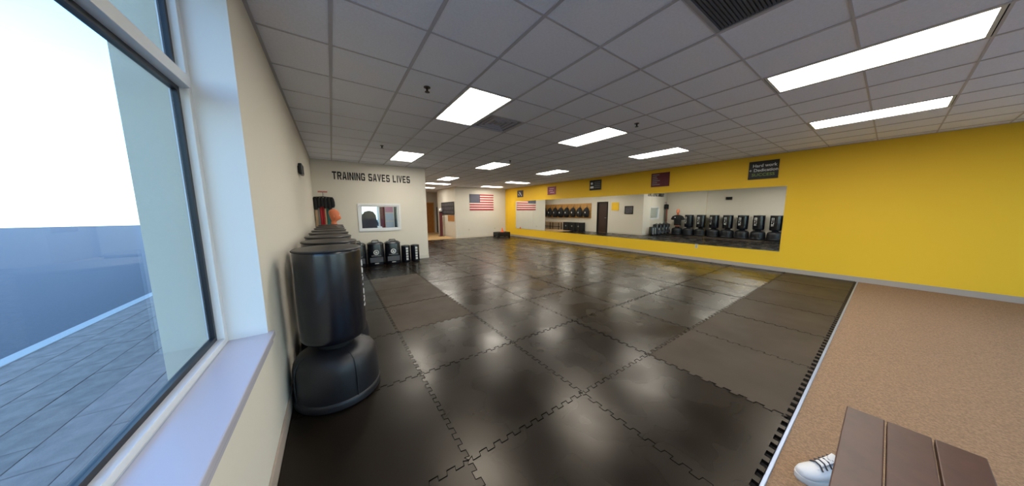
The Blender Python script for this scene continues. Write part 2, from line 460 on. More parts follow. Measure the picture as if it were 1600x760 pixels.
L(6, 6, 1, 2, 'bright ceiling light panel in the middle row, before the corner of the lettered wall')
L(10, 6, 1, 2, 'ceiling light panel of the middle row, close to the yellow wall')
L(6, -5, 1, 2, 'cream ceiling light panel at the upper right, beside the dark return grille')
L(10, -5, 1, 2, 'ceiling light panel at the upper right, close above the yellow wall')
L(2, -5, 1, 2, 'ceiling light panel almost overhead, beside the shop window')
L(6, 12, 1, 2, 'ceiling light panel near the passage mouth, lengthwise to the room')
L(11, 12, 2, 1, 'ceiling light panel turned crosswise, near the far end of the yellow wall')
L(6, 16, 2, 1, 'crosswise ceiling light panel at the mouth of the passage')
L(11, 16, 2, 1, 'crosswise ceiling light panel just before the flag')
L(6, 20, 2, 1, 'farthest ceiling light panel, deep inside the passage')
covered = set()
for cx, cy, w, h, _ in LN:
    for a in range(w):
        for b in range(h): covered.add((cx+a, cy+b))
VENTS = [(3, -4), (3, 1)]
for v in VENTS: covered.add(v)
tile_cache = {}
def tile_mesh(w, h):
    k = (round(w, 3), round(h, 3))
    if k not in tile_cache:
        bm = bmesh.new(); bx(bm, .004, w-.004, .004, h-.004, 0, .016)
        me = bpy.data.meshes.new('ceiling_tile'); bm.to_mesh(me); bm.free(); me.materials.append(M['tile'])
        tile_cache[k] = me
    return tile_cache[k]
rest = bmesh.new(); nt_ = 0
for i in range(-1, 15):
    for j in range(-10, 27):
        if (i, j) in covered: continue
        x0, x1 = max(cellx(i), XL), min(cellx(i+1), XR); y0, y1 = max(celly(j), YB), min(celly(j+1), YE)
        if x1-x0 < .03 or y1-y0 < .03: continue
        cx, cy = (x0+x1)/2, (y0+y1)/2
        near = -4 <= j <= 12 and not (j > 9 and i < 4) and not (j < -1 and i < 1)
        if near and nt_ < 262:
            link('ceiling_tile', tile_mesh(x1-x0, y1-y0), ceil, (x0, y0, HC+random.uniform(0, .0015))); nt_ += 1
        else:
            bx(rest, x0+.004, x1-.004, y0+.004, y1-.004, HC, HC+.016)
tag(put('ceiling_tile_field', rest, M['tile'], ceil), kind='stuff')
TBW = .013
bar_me = {}
def grid_bar(x0, x1, y0, y1, dz):
    k = (round(x1-x0, 3), round(y1-y0, 3), dz)
    if k not in bar_me:
        bm = bmesh.new(); bx(bm, 0, x1-x0, 0, y1-y0, 0, .004)
        me = bpy.data.meshes.new('grid_bar'); bm.to_mesh(me); bm.free(); me.materials.append(M['tbar']); bar_me[k] = me
    link('grid_bar', bar_me[k], ceil, (x0, y0, HC-.005+dz))
lightx = {}
def bar_runs(axis, k):
    """break a bar where a light panel spans it"""
    runs = []; 
    return runs
for k in range(0, 15):
    x = cellx(k)
    # which lights straddle this line
    cuts = sorted((celly(cy), celly(cy+h)) for cx, cy, w, h, _ in LN if cx < k < cx+w)
    a = YB
    for c0, c1 in cuts:
        grid_bar(x-TBW, x+TBW, a, c0-TBW, 0); a = c1+TBW
    grid_bar(x-TBW, x+TBW, a, YE, 0)
for k in range(-9, 27):
    y = celly(k)
    if not YB < y < YE: continue
    cuts = sorted((cellx(cx), cellx(cx+w)) for cx, cy, w, h, _ in LN if cy < k < cy+h)
    a = XL
    for c0, c1 in cuts:
        grid_bar(a, c0-TBW, y-TBW*.6, y+TBW*.6, .0012); a = c1+TBW
    grid_bar(a, XR, y-TBW*.6, y+TBW*.6, .0012)
# wall angle of the ceiling
struct('trim_2', M['tbar'], XL, XL+.022, YB, YF, HC-.006, HC-.002)
struct('trim_3', M['tbar'], XR-.022, XR, YB, YFLAG, HC-.006, HC-.002)

def ceiling_light(cx, cy, w, h, label):
    x0, x1, y0, y1 = cellx(cx)+.014, cellx(cx+w)-.014, celly(cy)+.014, celly(cy+h)-.014
    t = thing('ceiling_light', label, 'ceiling light', ((x0+x1)/2, (y0+y1)/2, HC), 0, 'ceiling light panels')
    W, D = (x1-x0)/2, (y1-y0)/2
    bm = bmesh.new()
    r = .022
    bx(bm, -W, W, -D, -D+r, -.004, .05); bx(bm, -W, W, D-r, D, -.004, .05)
    bx(bm, -W, -W+r, -D+r, D-r, -.004, .05); bx(bm, W-r, W, -D+r, D-r, -.004, .05)
    bx(bm, -W, W, -D, D, .05, .055)
    put('light_frame', bm, M['lampframe'], t)
    bm = bmesh.new()
    if h > w:
        bx(bm, -W+r, -.006, -D+r, D-r, .008, .012); bx(bm, .006, W-r, -D+r, D-r, .008, .012)
    else:
        bx(bm, -W+r, W-r, -D+r, -.006, .008, .012); bx(bm, -W+r, W-r, .006, D-r, .008, .012)
    put('diffuser', bm, M['diffuser'], t)
    bm = bmesh.new()
    if h > w: bx(bm, -.006, .006, -D+r, D-r, .006, .014)
    else: bx(bm, -W+r, W-r, -.006, .006, .006, .014)
    put('diffuser_seam', bm, M['lampseam'], t)
for a in LN: ceiling_light(*a)
# the office has a lamp of its own
bm = bmesh.new(); bx(bm, -.28, .28, -.55, .55, 0, .05)
t = thing('ceiling_light', 'ceiling light inside the small office behind the inner window', 'ceiling light', (1.1, 10.4, HC-.06))
put('diffuser', bm, M['diffuser'], t)
bm = bmesh.new(); bx(bm, -.3, .3, -.57, .57, .05, .06); put('light_frame', bm, M['lampframe'], t)

# vents
def vent(cx, cy, label, dark):
    t = thing('ceiling_vent', label, 'ceiling vent', (cellx(cx)+PX/2, celly(cy)+PY/2, HC))
    a = .29
    bm = bmesh.new(); bx(bm, -a, a, -a, a, .03, .036); put('backing', bm, M['ventdark'] if dark else M['vent'], t)
    if dark:
        bm = bmesh.new()
        for s in (-1, 1):
            bx(bm, -a, a, s*a-.012, s*a+.012, -.004, .02); bx(bm, s*a-.012, s*a+.012, -a+.012, a-.012, -.004, .02)
        put('vent_frame', bm, M['vent'], t)
        bm = bmesh.new()
        for k in range(-13, 14):
            bx(bm, -a+.012, a-.012, k*.021-.007, k*.021+.007, .0, .02)
        put('louvre_field', bm, M['ventdark'], t)['kind'] = 'stuff'
    else:
        for n, s in enumerate((.29, .22, .15, .08)):
            bm = bmesh.new(); zz = .002+.004*n; w = .016
            for sg in (-1, 1):
                bx(bm, -s, s, sg*(s-w/2)-w/2, sg*(s-w/2)+w/2, zz-.004, zz+.016)
                bx(bm, sg*(s-w/2)-w/2, sg*(s-w/2)+w/2, -s+w, s-w, zz-.004, zz+.016)
            put('diffuser_ring' if n else 'vent_frame', bm, M['tbar'], t)
        bm = bmesh.new(); bx(bm, -.045, .045, -.045, .045, .008, .014); put('centre_plate', bm, M['vent'], t)
vent(3, -4, 'large dark square return grille in the ceiling at the top of the view', True)
vent(3, 1, 'grey square ceiling vent right behind the nearest white light panel', False)

# sprinklers
def sprinkler(x, y, label):
    t = thing('sprinkler_head', label, 'sprinkler', (x, y, HC), 0, 'ceiling sprinkler heads')
    bm = bmesh.new(); lathe(bm, [(.035, -.006), (.035, 0)], 20); put('escutcheon', bm, M['brass'], t)
    bm = bmesh.new(); lathe(bm, [(.01, -.045), (.014, -.006)], 12); put('nozzle', bm, M['brass'], t)
    bm = bmesh.new(); lathe(bm, [(.026, -.052), (.026, -.048), (.008, -.044)], 16); put('deflector', bm, M['brass'], t)
sprinkler(.95, 2.99, 'dark sprinkler head left of the nearest white light panel')
sprinkler(3.99, 2.37, 'dark sprinkler head right of the middle light of the nearer row')
sprinkler(.94, 6.02, 'sprinkler head on the ceiling above the black lettering')
sprinkler(4.02, 5.91, 'small sprinkler head beside the middle light of the second row')

# ------------------------------------------------------------------ shop window at the left
def shop_window(name, y0, y1, ztop, mulls):
    root = bpy.data.objects.new(name, None); COL.objects.link(root); root['kind'] = 'structure'
    xi, xo = -.535, -.60
    # painted reveals
    bm = bmesh.new()
    bx(bm, xi, XL+.001, y1-.004, y1+.001, SILL, ztop); bx(bm, xi, XL+.001, y0-.001, y0+.004, SILL, ztop); bx(bm, xi, XL+.001, y0, y1, ztop-.004, ztop+.001)
    put('reveal', bm, M['white'], root)
    # sill with nosing
    bm = bmesh.new(); bx(bm, xi, XL+.028, y0-.03, y1+.03, SILL-.035, SILL, bev=.006); put('window_sill', bm, M['sill'], root)
    bm = bmesh.new(); bx(bm, XL, XL+.016, y0-.02, y1+.02, SILL-.075, SILL-.035, bev=.003); put('sill_apron', bm, M['sill'], root)
    # white frame
    bm = bmesh.new(); w = .045
    bx(bm, xo, xi, y1-w, y1, SILL, ztop, .003); bx(bm, xo, xi, y0, y0+w, SILL, ztop, .003)
    bx(bm, xo, xi, y0+w, y1-w, SILL, SILL+.03, .003); bx(bm, xo, xi, y0+w, y1-w, ztop-w, ztop, .003)
    put('window_frame', bm, M['white'], root)
    yy = [y0+w]+mulls+[y1-w]
    ZTR = 2.12
    for m_ in mulls: box('mullion', M['white'], xo, xi, m_-.03, m_+.03, SILL+.03, ztop-w, root, .003)
    for a, b in zip(yy, yy[1:]):
        a += .03 if a != yy[0] else 0; b -= .03 if b != yy[-1] else 0
        box('transom', M['white'], xo, xi+.01, a, b, ZTR-.025, ZTR+.03, root, .003)
        for (c, d) in ((SILL+.03, ZTR-.025), (ZTR+.03, ztop-w)):
            bm = bmesh.new(); g = .022
            X0, X1 = xo+.012, xo+.035
            bx(bm, X0, X1, a, a+g, c, d); bx(bm, X0, X1, b-g, b, c, d); bx(bm, X0, X1, a+g, b-g, c, c+g); bx(bm, X0, X1, a+g, b-g, d-g, d)
            put('gasket', bm, M['gasket'], root)
            box('window_pane', M['glass'], xo+.02, xo+.026, a+g, b-g, c+g, d-g, root)
    return root
shop_window('window_1', WY0, WY1, 2.72, [.42])

# unseen front windows and door, made large for more daylight (same frames, turned)
for n, (a, b, z0) in enumerate(((.6, 3.0, .2), (5.0, 8.2, .2))):
    root = bpy.data.objects.new('window_%d' % (n+3), None); COL.objects.link(root); root['kind'] = 'structure'
    bm = bmesh.new(); w = .05; y0, y1 = YB-.14, YB-.06
    bx(bm, a, a+w, y0, y1, z0, 2.65); bx(bm, b-w, b, y0, y1, z0, 2.65); bx(bm, a+w, b-w, y0, y1, z0, z0+w); bx(bm, a+w, b-w, y0, y1, 2.65-w, 2.65)
    bx(bm, (a+b)/2-.03, (a+b)/2+.03, y0, y1, z0+w, 2.65-w)
    put('window_frame', bm, M['white'], root)
    for p, q in ((a+w, (a+b)/2-.03), ((a+b)/2+.03, b-w)): box('window_pane', M['glass'], p, q, YB-.103, YB-.097, z0+w, 2.65-w, root)
    box('window_sill', M['sill'], a-.03, b+.03, YB-.06, YB+.03, z0-.035, z0, root, .004)
root = bpy.data.objects.new('door_1', None); COL.objects.link(root); root['kind'] = 'structure'
bm = bmesh.new(); bx(bm, 3.5, 3.58, YB-.14, YB-.06, 0, 2.65); bx(bm, 4.42, 4.5, YB-.14, YB-.06, 0, 2.65); bx(bm, 3.58, 4.42, YB-.14, YB-.06, 2.5, 2.65); bx(bm, 3.58, 4.42, YB-.14, YB-.06, 0, .2)
put('door_frame', bm, M['steel'], root); box('door_pane', M['glass'], 3.58, 4.42, YB-.103, YB-.097, .2, 2.5, root)
bm = bmesh.new(); tube(bm, [(4.34, YB-.05, .95), (4.34, YB-.0, .97), (4.34, YB-.0, 1.25), (4.34, YB-.05, 1.27)], .012); put('door_handle', bm, M['steel'], root)

# ------------------------------------------------------------------ office window in the lettered wall
root = bpy.data.objects.new('window_2', None); COL.objects.link(root); root['kind'] = 'structure'
bm = bmesh.new(); a, b, c, d = OW; w = .055
bx(bm, a-w, b+w, YF-.02, YF, d, d+w, .004); bx(bm, a-w, b+w, YF-.02, YF, c-w, c, .004); bx(bm, a-w, a, YF-.02, YF, c, d, .004); bx(bm, b, b+w, YF-.02, YF, c, d, .004)
put('window_trim', bm, M['white'], root)
bm = bmesh.new(); s = .03
bx(bm, a, b, YF, YF+.12, d-s, d); bx(bm, a, b, YF, YF+.12, c, c+s); bx(bm, a, a+s, YF, YF+.12, c+s, d-s); bx(bm, b-s, b, YF, YF+.12, c+s, d-s)
put('window_frame', bm, M['white'], root)
box('window_pane', M['glass'], a+s, b-s, YF+.05, YF+.056, c+s, d-s, root)
# window at the back of the office, to the outside
root = bpy.data.objects.new('window_5', None); COL.objects.link(root); root['kind'] = 'structure'
bm = bmesh.new(); bx(bm, .95, 1.62, 12.04, 12.12, 1.90, 1.95); bx(bm, .95, 1.62, 12.04, 12.12, .85, .9); bx(bm, .95, 1.0, 12.04, 12.12, .9, 1.9); bx(bm, 1.57, 1.62, 12.04, 12.12, .9, 1.9)
put('window_frame', bm, M['white'], root); box('window_pane', M['glass'], 1.0, 1.57, 12.07, 12.076, .9, 1.9, root)
struct('trim_4', M['maroon'], 1.63, 1.80, 11.94, 12.0, 0, 2.1)
struct('trim_5', M['gasket'], 2.18, 2.24, 11.94, 12.0, .6, 2.1)
# things in the office
t = thing('office_chair', 'dark brown office chair seen through the small inner window', 'chair', (1.12, 10.0, -.004), .3)
bm = bmesh.new()
for k in range(5):
    a = 2*PI*k/5; tube(bm, [(0, 0, .1), (.28*math.cos(a), .28*math.sin(a), .05)], [.025, .018])
tube(bm, [(0, 0, .08), (0, 0, .45)], .025); put('pedestal', bm, M['blackgloss'], t)
for k in range(5):
    a = 2*PI*k/5; bm = bmesh.new(); tube(bm, [(.28*math.cos(a)-.015, .28*math.sin(a), .03), (.28*math.cos(a)+.015, .28*math.sin(a), .03)], .03, 12); put('caster', bm, M['blackgloss'], t)
bm = bmesh.new(); bx(bm, -.25, .25, -.25, .25, .45, .54, .035); put('seat', bm, M['officebrown'], t, smooth=True)
bm = bmesh.new(); loft(bm, [[(w*math.cos(2*PI*k/20), .24+.05*math.sin(2*PI*k/20), z) for k in range(20)] for w, z in ((.16, .56), (.22, .66), (.26, .85), (.26, 1.15), (.23, 1.38), (.14, 1.50), (.03, 1.53))])
put('backrest', bm, M['officebrown'], t, smooth=True)
for s in (-1, 1):
    bm = bmesh.new(); tube(bm, [(s*.26, .18, .5), (s*.29, .18, .72), (s*.29, -.12, .74)], .02); put('armrest', bm, M['blackgloss'], t)
o = box('cardboard_box', M['cork'], .93, 1.16, 11.0, 11.3, .736, 1.02, bev=.004); tag(o, 'brown cardboard box on the office desk seen through the inner window', 'box')
t = thing('desk', 'white office desk behind the small inner window', 'desk', (1.3, 11.2, -.004))
box('desktop', M['white'], -.75, .9, -.3, .3, .7, .74, t, .004)
for x in (-.7, .85):
    for y in (-.26, .26): box('leg', M['steel'], x-.02, x+.02, y-.02, y+.02, 0, .7, t)
bm = bmesh.new(); bx(bm, -.12, .12, -.1, .1, 0, .2, .03)
o = put('storage_box', bm, M['print'], None, (1.42, 9.6+1.42, .736), smooth=True); tag(o, 'small white box on the office desk seen through the inner window', 'box')
for (x, z, w, h, mm, lb) in ((1.99, 1.62, .3, .3, 'paperpink', 'pink poster at the top of the office back wall'), (1.99, 1.27, .3, .3, 'paper', 'upper pale blue sheet on the office wall, under the pink poster'), (1.99, .92, .3, .3, 'paper', 'lower pale blue sheet on the office wall')):
    o = box('poster', M[mm], x-w/2, x+w/2, 11.985, 12.0, z-h/2, z+h/2); tag(o, lb, 'poster')

# ------------------------------------------------------------------ corridor door, lobby doors
root = bpy.data.objects.new('door_2', None); COL.objects.link(root); root['kind'] = 'structure'
bm = bmesh.new(); bx(bm, XC-.13, XC+.015, 10.80, 10.88, 0, 2.09); bx(bm, XC-.13, XC+.015, 11.60, 11.68, 0, 2.09); bx(bm, XC-.13, XC+.015, 10.88, 11.60, 2.01, 2.09)
put('door_frame', bm, M['black'], root)
box('door_leaf', M['officebrown'], XC-.09, XC-.05, 10.88, 11.60, 0, 2.01, root)  # dark-coloured leaf stands in for the shade of an open doorway
bm = bmesh.new(); tube(bm, [(XC-.05, 10.95, 1), (XC-.0, 10.95, 1), (XC-.0, 11.05, 1)], .011); put('door_handle', bm, M['steel'], root)
root = bpy.data.objects.new('door_3', None); COL.objects.link(root); root['kind'] = 'structure'
box('door_leaf', M['wood'], 5.0, 5.92, YE-.05, YE-.01, 0, 2.06, root)
bm = bmesh.new(); bx(bm, 4.93, 5.0, YE-.06, YE, 0, 2.12); bx(bm, 5.92, 5.99, YE-.06, YE, 0, 2.12); bx(bm, 5.0, 5.92, YE-.06, YE, 2.06, 2.12)
put('door_frame', bm, M['boardwood'], root)
bm = bmesh.new(); tube(bm, [(5.08, YE-.05, 1), (5.08, YE-.11, 1), (5.2, YE-.11, 1)], .011); put('door_handle', bm, M['steel'], root)
t = thing('tall_cabinet', 'narrow tall black cabinet at the end of the passage, right of the wooden door', 'cabinet', (6.32, YE-.22, -.004))
box('body', M['blackgloss'], -.16, .16, -.2, .2, 0, 1.8, t, .006)
box('door', M['black'], -.15, .15, -.215, -.2, .04, 1.77, t, .004)
bm = bmesh.new(); tube(bm, [(.1, -.215, .9), (.1, -.24, .92), (.1, -.24, 1.08), (.1, -.215, 1.1)], .006); put('handle', bm, M['steel'], t)

# photo board, cork board, post in the passage
t = thing('photo_board', 'black framed grid of small photographs on the passage wall', 'photo board', (XH, 14.75, 1.67), 0)
box('board', M['poster_black'], -.03, 0, -1.0, 1.0, -.36, .36, t, .003)
for i in range(7):
    for j in range(3):
        box('photo', M['photo'], -.036, -.03, -.93+i*.27, -.93+i*.27+.22, -.31+j*.22, -.31+j*.22+.17, t)
o = box('cork_board', M['cork'], XH-.02, XH, 13.78, 14.72, .93, 1.27, bev=.003); tag(o, 'small orange-brown cork board under the photograph grid', 'cork board')
t = thing('display_post', 'dark maroon post standing before the passage wall, under the photograph grid', 'post', (XH-.22, 15.35, -.004))
box('foot', M['blackgloss'], -.14, .14, -.14, .14, 0, .03, t, .005)
box('shaft', M['maroon'], -.07, .07, -.07, .07, .03, 1.42, t, .006)
bm = bmesh.new(); bmesh.ops.create_uvsphere(bm, u_segments=16, v_segments=10, radius=.1); put('globe', bm, M['print'], t, (0, 0, 1.58), smooth=True)
box('cap', M['blackgloss'], -.08, .08, -.08, .08, 1.42, 1.48, t)

# ------------------------------------------------------------------ mirror wall
MY0, MY1, MZ0, MZ1 = 1.45, 12.5, .49, 2.05
t = thing('wall_mirror', 'long low mirror of seven panels on the yellow wall', 'mirror', (XR, (MY0+MY1)/2, MZ0))
n = 7; w = (MY1-MY0)/n
for k in range(n):
    a = MY0+k*w-(MY0+MY1)/2
    box('mirror_panel', M['mirror'], -.006, -.001, a+.0015, a+w-.0015, 0, MZ1-MZ0, t)
bm = bmesh.new(); h2 = (MY1-MY0)/2
bx(bm, -.009, 0, -h2, h2, -.008, 0); put('edge_channel', bm, M['mirroredge'], t)

# ------------------------------------------------------------------ signs on the yellow wall
def sign(yc, zc, w, h, m, label, dots):
    t = thing('wall_sign', label, 'sign', (XR, yc, zc))
    box('panel', m, -.025, 0, -w/2, w/2, -h/2, h/2, t, .003)
    dots(t, w, h)
    return t
RS = (PI/2, 0, -PI/2)     # text facing -x: reading direction is -y
def s1(t, w, h):
    X = -.0262
    for txt, m_, y0, z, wd, hg in (('Hard work', 'print', .195, .075, .44, .105), ('+ Dedication', 'print', .262, -.035, .53, .10), ('SUCCESS', 'green', .205, -.145, .42, .10)):
        o = text_obj('lettering', txt, 1, M[m_], t, (X, y0, z), RS, bold=.012)
        xs_ = [v.co.x for v in o.data.vertices]; x0 = min(xs_); k_ = wd/(max(xs_)-x0)
        for v in o.data.vertices: v.co = Vector(((v.co.x-x0)*k_, v.co.y*hg, v.co.z*.001))
def s2(t, w, h):
    bm = bmesh.new()
    for k, L_ in enumerate((.22, .14, .17, .24, .16, .25)):
        bx(bm, -.0275, -.025, w/2-.04-L_, w/2-.04, h/2-.07-k*.062, h/2-.045-k*.062)
    put('printed_lines', bm, M['greyprint'], t)
def s3(t, w, h):
    bm = bmesh.new()
    bx(bm, -.0275, -.025, w/2-.16, w/2-.06, .03, .11); bx(bm, -.0275, -.025, w/2-.2, w/2-.04, -.12, -.04)
    put('pale_figures', bm, M['print'], t)
    bm = bmesh.new()
    for k in range(4): bx(bm, -.0275, -.025, -w/2+.05, .04, .1-k*.07, .12-k*.07)
    put('printed_lines', bm, M['greyprint'], t)
def s4(t, w, h):
    bm = bmesh.new()
    for k, (a, b) in enumerate(((-.16, .14), (-.1, .18), (-.18, .1))): bx(bm, -.0275, -.025, a, b, .07-k*.09, .11-k*.09)
    put('printed_lines', bm, M['paperpink'], t)
def s5(t, w, h):
    bm = bmesh.new()
    for a, b in (((.12, .12), (-.02, -.02)), ((.0, .1), (-.14, -.12)), ((.15, 0), (.08, -.1))):
        vs = [(-.0265, a[0]-.02, a[1]), (-.0265, a[0]+.02, a[1]+.02), (-.0265, b[0]+.03, b[1]), (-.0265, b[0]-.03, b[1]-.02)]
        bm.faces.new([bm.verts.new(v) for v in vs])
    put('pale_figures', bm, M['print'], t)
sign(1.90, 2.475, .55, .44, M['poster_black'], 'black sign above the mirror reading Hard work, Dedication, SUCCESS', s1)
sign(4.37, 2.48, .57, .44, M['poster_maroon'], 'maroon sign with short white lines of text, above the mirror', s2)
sign(6.91, 2.52, .56, .40, M['poster_black'], 'black sign with two pale shapes, third from the right above the mirror', s3)
sign(9.47, 2.47, .57, .39, M['poster_pink'], 'purple-pink square sign on the yellow wall above the mirror', s4)
sign(12.05, 2.46, .54, .38, M['poster_dark'], 'smallest dark sign with a white figure, at the flag end of the yellow wall', s5)
def outlet(name, loc, rz, label):
    t = thing('wall_outlet', label, 'outlet', loc, rz)
    box('cover_plate', M['outlet'], -.036, .036, -.008, 0, -.058, .058, t, .002)
    for z in (-.022, .022): box('socket', M['greyprint'], -.014, .014, -.0095, -.008, z-.014, z+.014, t)
outlet('o', (XR, 3.2, .42), -PI/2, 'small outlet on the yellow wall below the mirror')
outlet('o', (6.39, YFLAG, .45), 0, 'outlet on the white wall below the flag, nearer the passage')
outlet('o', (8.09, YFLAG, .46), 0, 'outlet low on the white wall beside the yellow corner')

# ------------------------------------------------------------------ flag
FX0, FX1, FZ0, FZ1 = 6.46, 8.02, 1.55, 2.46
t = thing('wall_flag', 'large wooden-look flag with red and white stripes and blue starred corner', 'flag', (FX0, YFLAG, FZ0))
W, H = FX1-FX0, FZ1-FZ0
sh = H/13
for k in range(13):
    x0 = 0 if k < 6 else W*.42
    box('stripe', M['flagred'] if k % 2 == 0 else M['flagwhite'], x0, W, -.02, -.002, k*sh+.002, (k+1)*sh-.002, t)
box('canton', M['flagblue'], 0, W*.42-.003, -.022, -.002, 6*sh+.002, H-.002, t)
bm = bmesh.new()
for r in range(9):
    for c in range(6 if r % 2 == 0 else 5):
        cx = W*.42*(.09+c*.165+(0 if r % 2 == 0 else .0825)); cz = 6*sh+7*sh*(.1+r*.1)
        pts = [(cx+(.022 if k % 2 == 0 else .009)*math.sin(k*PI/5), -.024, cz+(.022 if k % 2 == 0 else .009)*math.cos(k*PI/5)) for k in range(10)]
        bm.faces.new([bm.verts.new(p) for p in pts])
tag(put('stars', bm, M['flagwhite'], t), kind='stuff')

# ------------------------------------------------------------------ TRAINING SAVES LIVES
s = 'TRAINING SAVES LIVES'
t = thing('wall_lettering', 'bold black letters TRAINING SAVES LIVES on the cream wall', 'lettering', (.075, YF, 2.345))
hh = .205; total = sum(glyph_width(c)+.13 for c in s)-.13
sc = 1.95/total; x = 0
for ch in s:
    if ch != ' ':
        bm = bmesh.new()
        glyph(bm, ch, lambda u, v: (x+u*sc, 0, v*hh), lambda u, v: (x+u*sc, -.008, v*hh))
        put('letter', bm, M['letter'], t)
    x += (glyph_width(ch)+.13)*sc

# ------------------------------------------------------------------ standing bags along the left wall
BX = -.045
def base_parts(parent):
    def shoulder(a, r, z):
        if .12 < z < .36:   # flattened facets on the flanks
            return r*(1-.018*(1+math.cos(8*a))/2)
        return r
    bm = bmesh.new()
    lathe(bm, [(.285, 0), (.303, .012), (.305, .05), (.300, .064), (.294, .07), (.296, .10), (.297, .20), (.294, .28), (.284, .33), (.262, .365), (.22, .39), (.16, .41), (.11, .42)], 64, fn=shoulder)
    b = put('base', bm, M['plastic'], parent, smooth=True)
    for k in range(4):
        a = PI/4+k*PI/2; bm = bmesh.new()
        tube(bm, [(r*math.cos(a), r*math.sin(a), z) for r, z in ((.296, .07), (.297, .2), (.293, .28), (.283, .33), (.261, .365), (.2, .397))], .005, 6)
        put('mould_line', bm, M['plastic'], b, smooth=True)
    bm = bmesh.new(); lathe(bm, [(.12, .412), (.125, .43), (.115, .44), (.11, .47), (.13, .49)], 32); put('neck', bm, M['black'], parent, smooth=True)
def standing_bag():
    root = thing('standing_punching_bag', '', 'punching bag', (0, 0, 0))
    base_parts(root)
    R = .224; z0, z1 = .475, 1.205
    bm = bmesh.new()
    lathe(bm, [(.14, z0-.005), (.18, z0), (R-.018, z0+.012), (R-.004, z0+.03), (R, z0+.06), (R+.002, (z0+z1)/2), (R, z1-.03), (R-.002, z1-.012), (R-.01, z1-.003)], 64)
    bag = put('bag', bm, M['vinyl'], root, smooth=True)
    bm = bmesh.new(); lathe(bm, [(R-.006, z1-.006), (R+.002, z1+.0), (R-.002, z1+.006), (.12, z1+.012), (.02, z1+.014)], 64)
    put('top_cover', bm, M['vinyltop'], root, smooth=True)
    bm = bmesh.new()
    ring = [(math.cos(2*PI*k/48)*(R+.001), math.sin(2*PI*k/48)*(R+.001), z1-.004) for k in range(49)]
    tube(bm, ring, .0045, 6); put('piping', bm, M['black'], bag, smooth=True)
    # vertical white lettering on the room side
    bm = bmesh.new()
    word = 'CENTURY'; H = .105; step = .075
    tot = sum((glyph_width(c)+.14) for c in word)*step*1.0
    zc = z1-.11; a0 = math.radians(20); used = 0
    for ch in word:
        def mp(rr):
            def f(u, v, used=used):
                z = zc-(used+u)*step*.95; ang = a0+(v-.5)*H/R
                return (rr*math.cos(ang), rr*math.sin(ang), z)
            return f
        glyph(bm, ch, mp(R+.0005), mp(R+.0045))
        used += glyph_width(ch)+.14
    put('lettering', bm, M['print'], bag)
    bm = bmesh.new()      # seam of the cover
    tube(bm, [((R+.001)*math.cos(2.6), (R+.001)*math.sin(2.6), z0+.05), ((R+.001)*math.cos(2.6), (R+.001)*math.sin(2.6), z1-.02)], .003, 6)
    put('seam', bm, M['black'], bag)
    return root
ords = ['black punching bag on a round base, nearest, beside the window sill', 'second black punching bag from the window, just behind the nearest one',
        'third black punching bag from the window, along the cream wall', 'fourth black punching bag from the window, along the cream wall',
        'fifth black punching bag from the window, under the wall speaker', 'sixth black punching bag from the window, along the cream wall',
        'seventh black punching bag from the window, along the cream wall', 'last black punching bag of the row, next to the torso dummy']
proto = standing_bag()
for k in range(8):
    o = proto if k == 0 else dup(proto)
    o.location = (BX+random.uniform(-.012, .012), 2.50+k*.63, 0); o.rotation_euler.z = random.uniform(-.12, .12) if k else -.38
    if k % 3 == 1: o.rotation_euler.y = random.uniform(-.01, .01)
    o['label'] = ords[k]; o['group'] = 'standing punching bags along the left wall'

# torso dummy on a base
t = thing('torso_dummy', 'bald flesh-coloured torso dummy in a black T-shirt on a round black base', 'training dummy', (.03, 7.52, 0))
base_parts(t)
def oval(cx, cy, z, rx, ry, n=28, fn=None):
    out = []
    for k in range(n):
        a = 2*PI*k/n
        x, y = rx*math.cos(a), ry*math.sin(a)
        if fn: x, y = fn(a, x, y)
        out.append((cx+x, cy+y, z))
    return out
bm = bmesh.new()
# the dummy looks along +x; rx is depth, ry half width
body = [(.0, .50, .10, .13), (.0, .54, .115, .16), (.0, .62, .115, .165), (0, .74, .11, .155), (.0, .86, .12, .18), (.005, .98, .13, .205), (.0, 1.06, .12, .215), (-.005, 1.13, .10, .205), (-.01, 1.17, .075, .15), (-.012, 1.195, .06, .085), (-.01, 1.22, .056, .06), (-.005, 1.26, .055, .056)]
rings = [oval(cx, 0, z, a, b) for cx, z, a, b in body]
head = [(.012, 1.285, .062, .056), (.03, 1.305, .088, .062), (.03, 1.335, .102, .070), (.025, 1.375, .105, .076), (.018, 1.42, .106, .08), (.01, 1.46, .105, .081), (.006, 1.50, .098, .077), (.002, 1.53, .08, .064), (0, 1.552, .05, .042), (0, 1.562, .015, .014)]
def face(z):
    def f(a, x, y):
        c = math.cos(a)
        if c > .93 and 1.33 < z < 1.41: x += .022*(1.44-z)/.1*.8       # nose
        if .55 < c < .93 and 1.38 < z < 1.43: x -= .010                 # eye sockets
        if c > .7 and 1.43 < z < 1.47: x += .006                        # brow
        if c > .9 and 1.30 < z < 1.32: x -= .004
        return x, y
    return f
rings += [oval(cx, 0, z, a, b, fn=face(z)) for cx, z, a, b in head]
loft(bm, rings)
body_o = put('body', bm, M['skin'], t, smooth=True)
for s_ in (-1, 1):
    bm = bmesh.new(); bmesh.ops.create_uvsphere(bm, u_segments=12, v_segments=8, radius=1)
    for v in bm.verts: v.co = Vector((v.co.x*.018-.002, v.co.y*.008+s_*.081, v.co.z*.033+1.385))
    put('ear', bm, M['skin'], body_o, smooth=True)
    bm = bmesh.new(); bmesh.ops.create_uvsphere(bm, u_segments=10, v_segments=6, radius=.009)
    put('eye', bm, M['print'], body_o, (.112, s_*.03, 1.404), smooth=True)
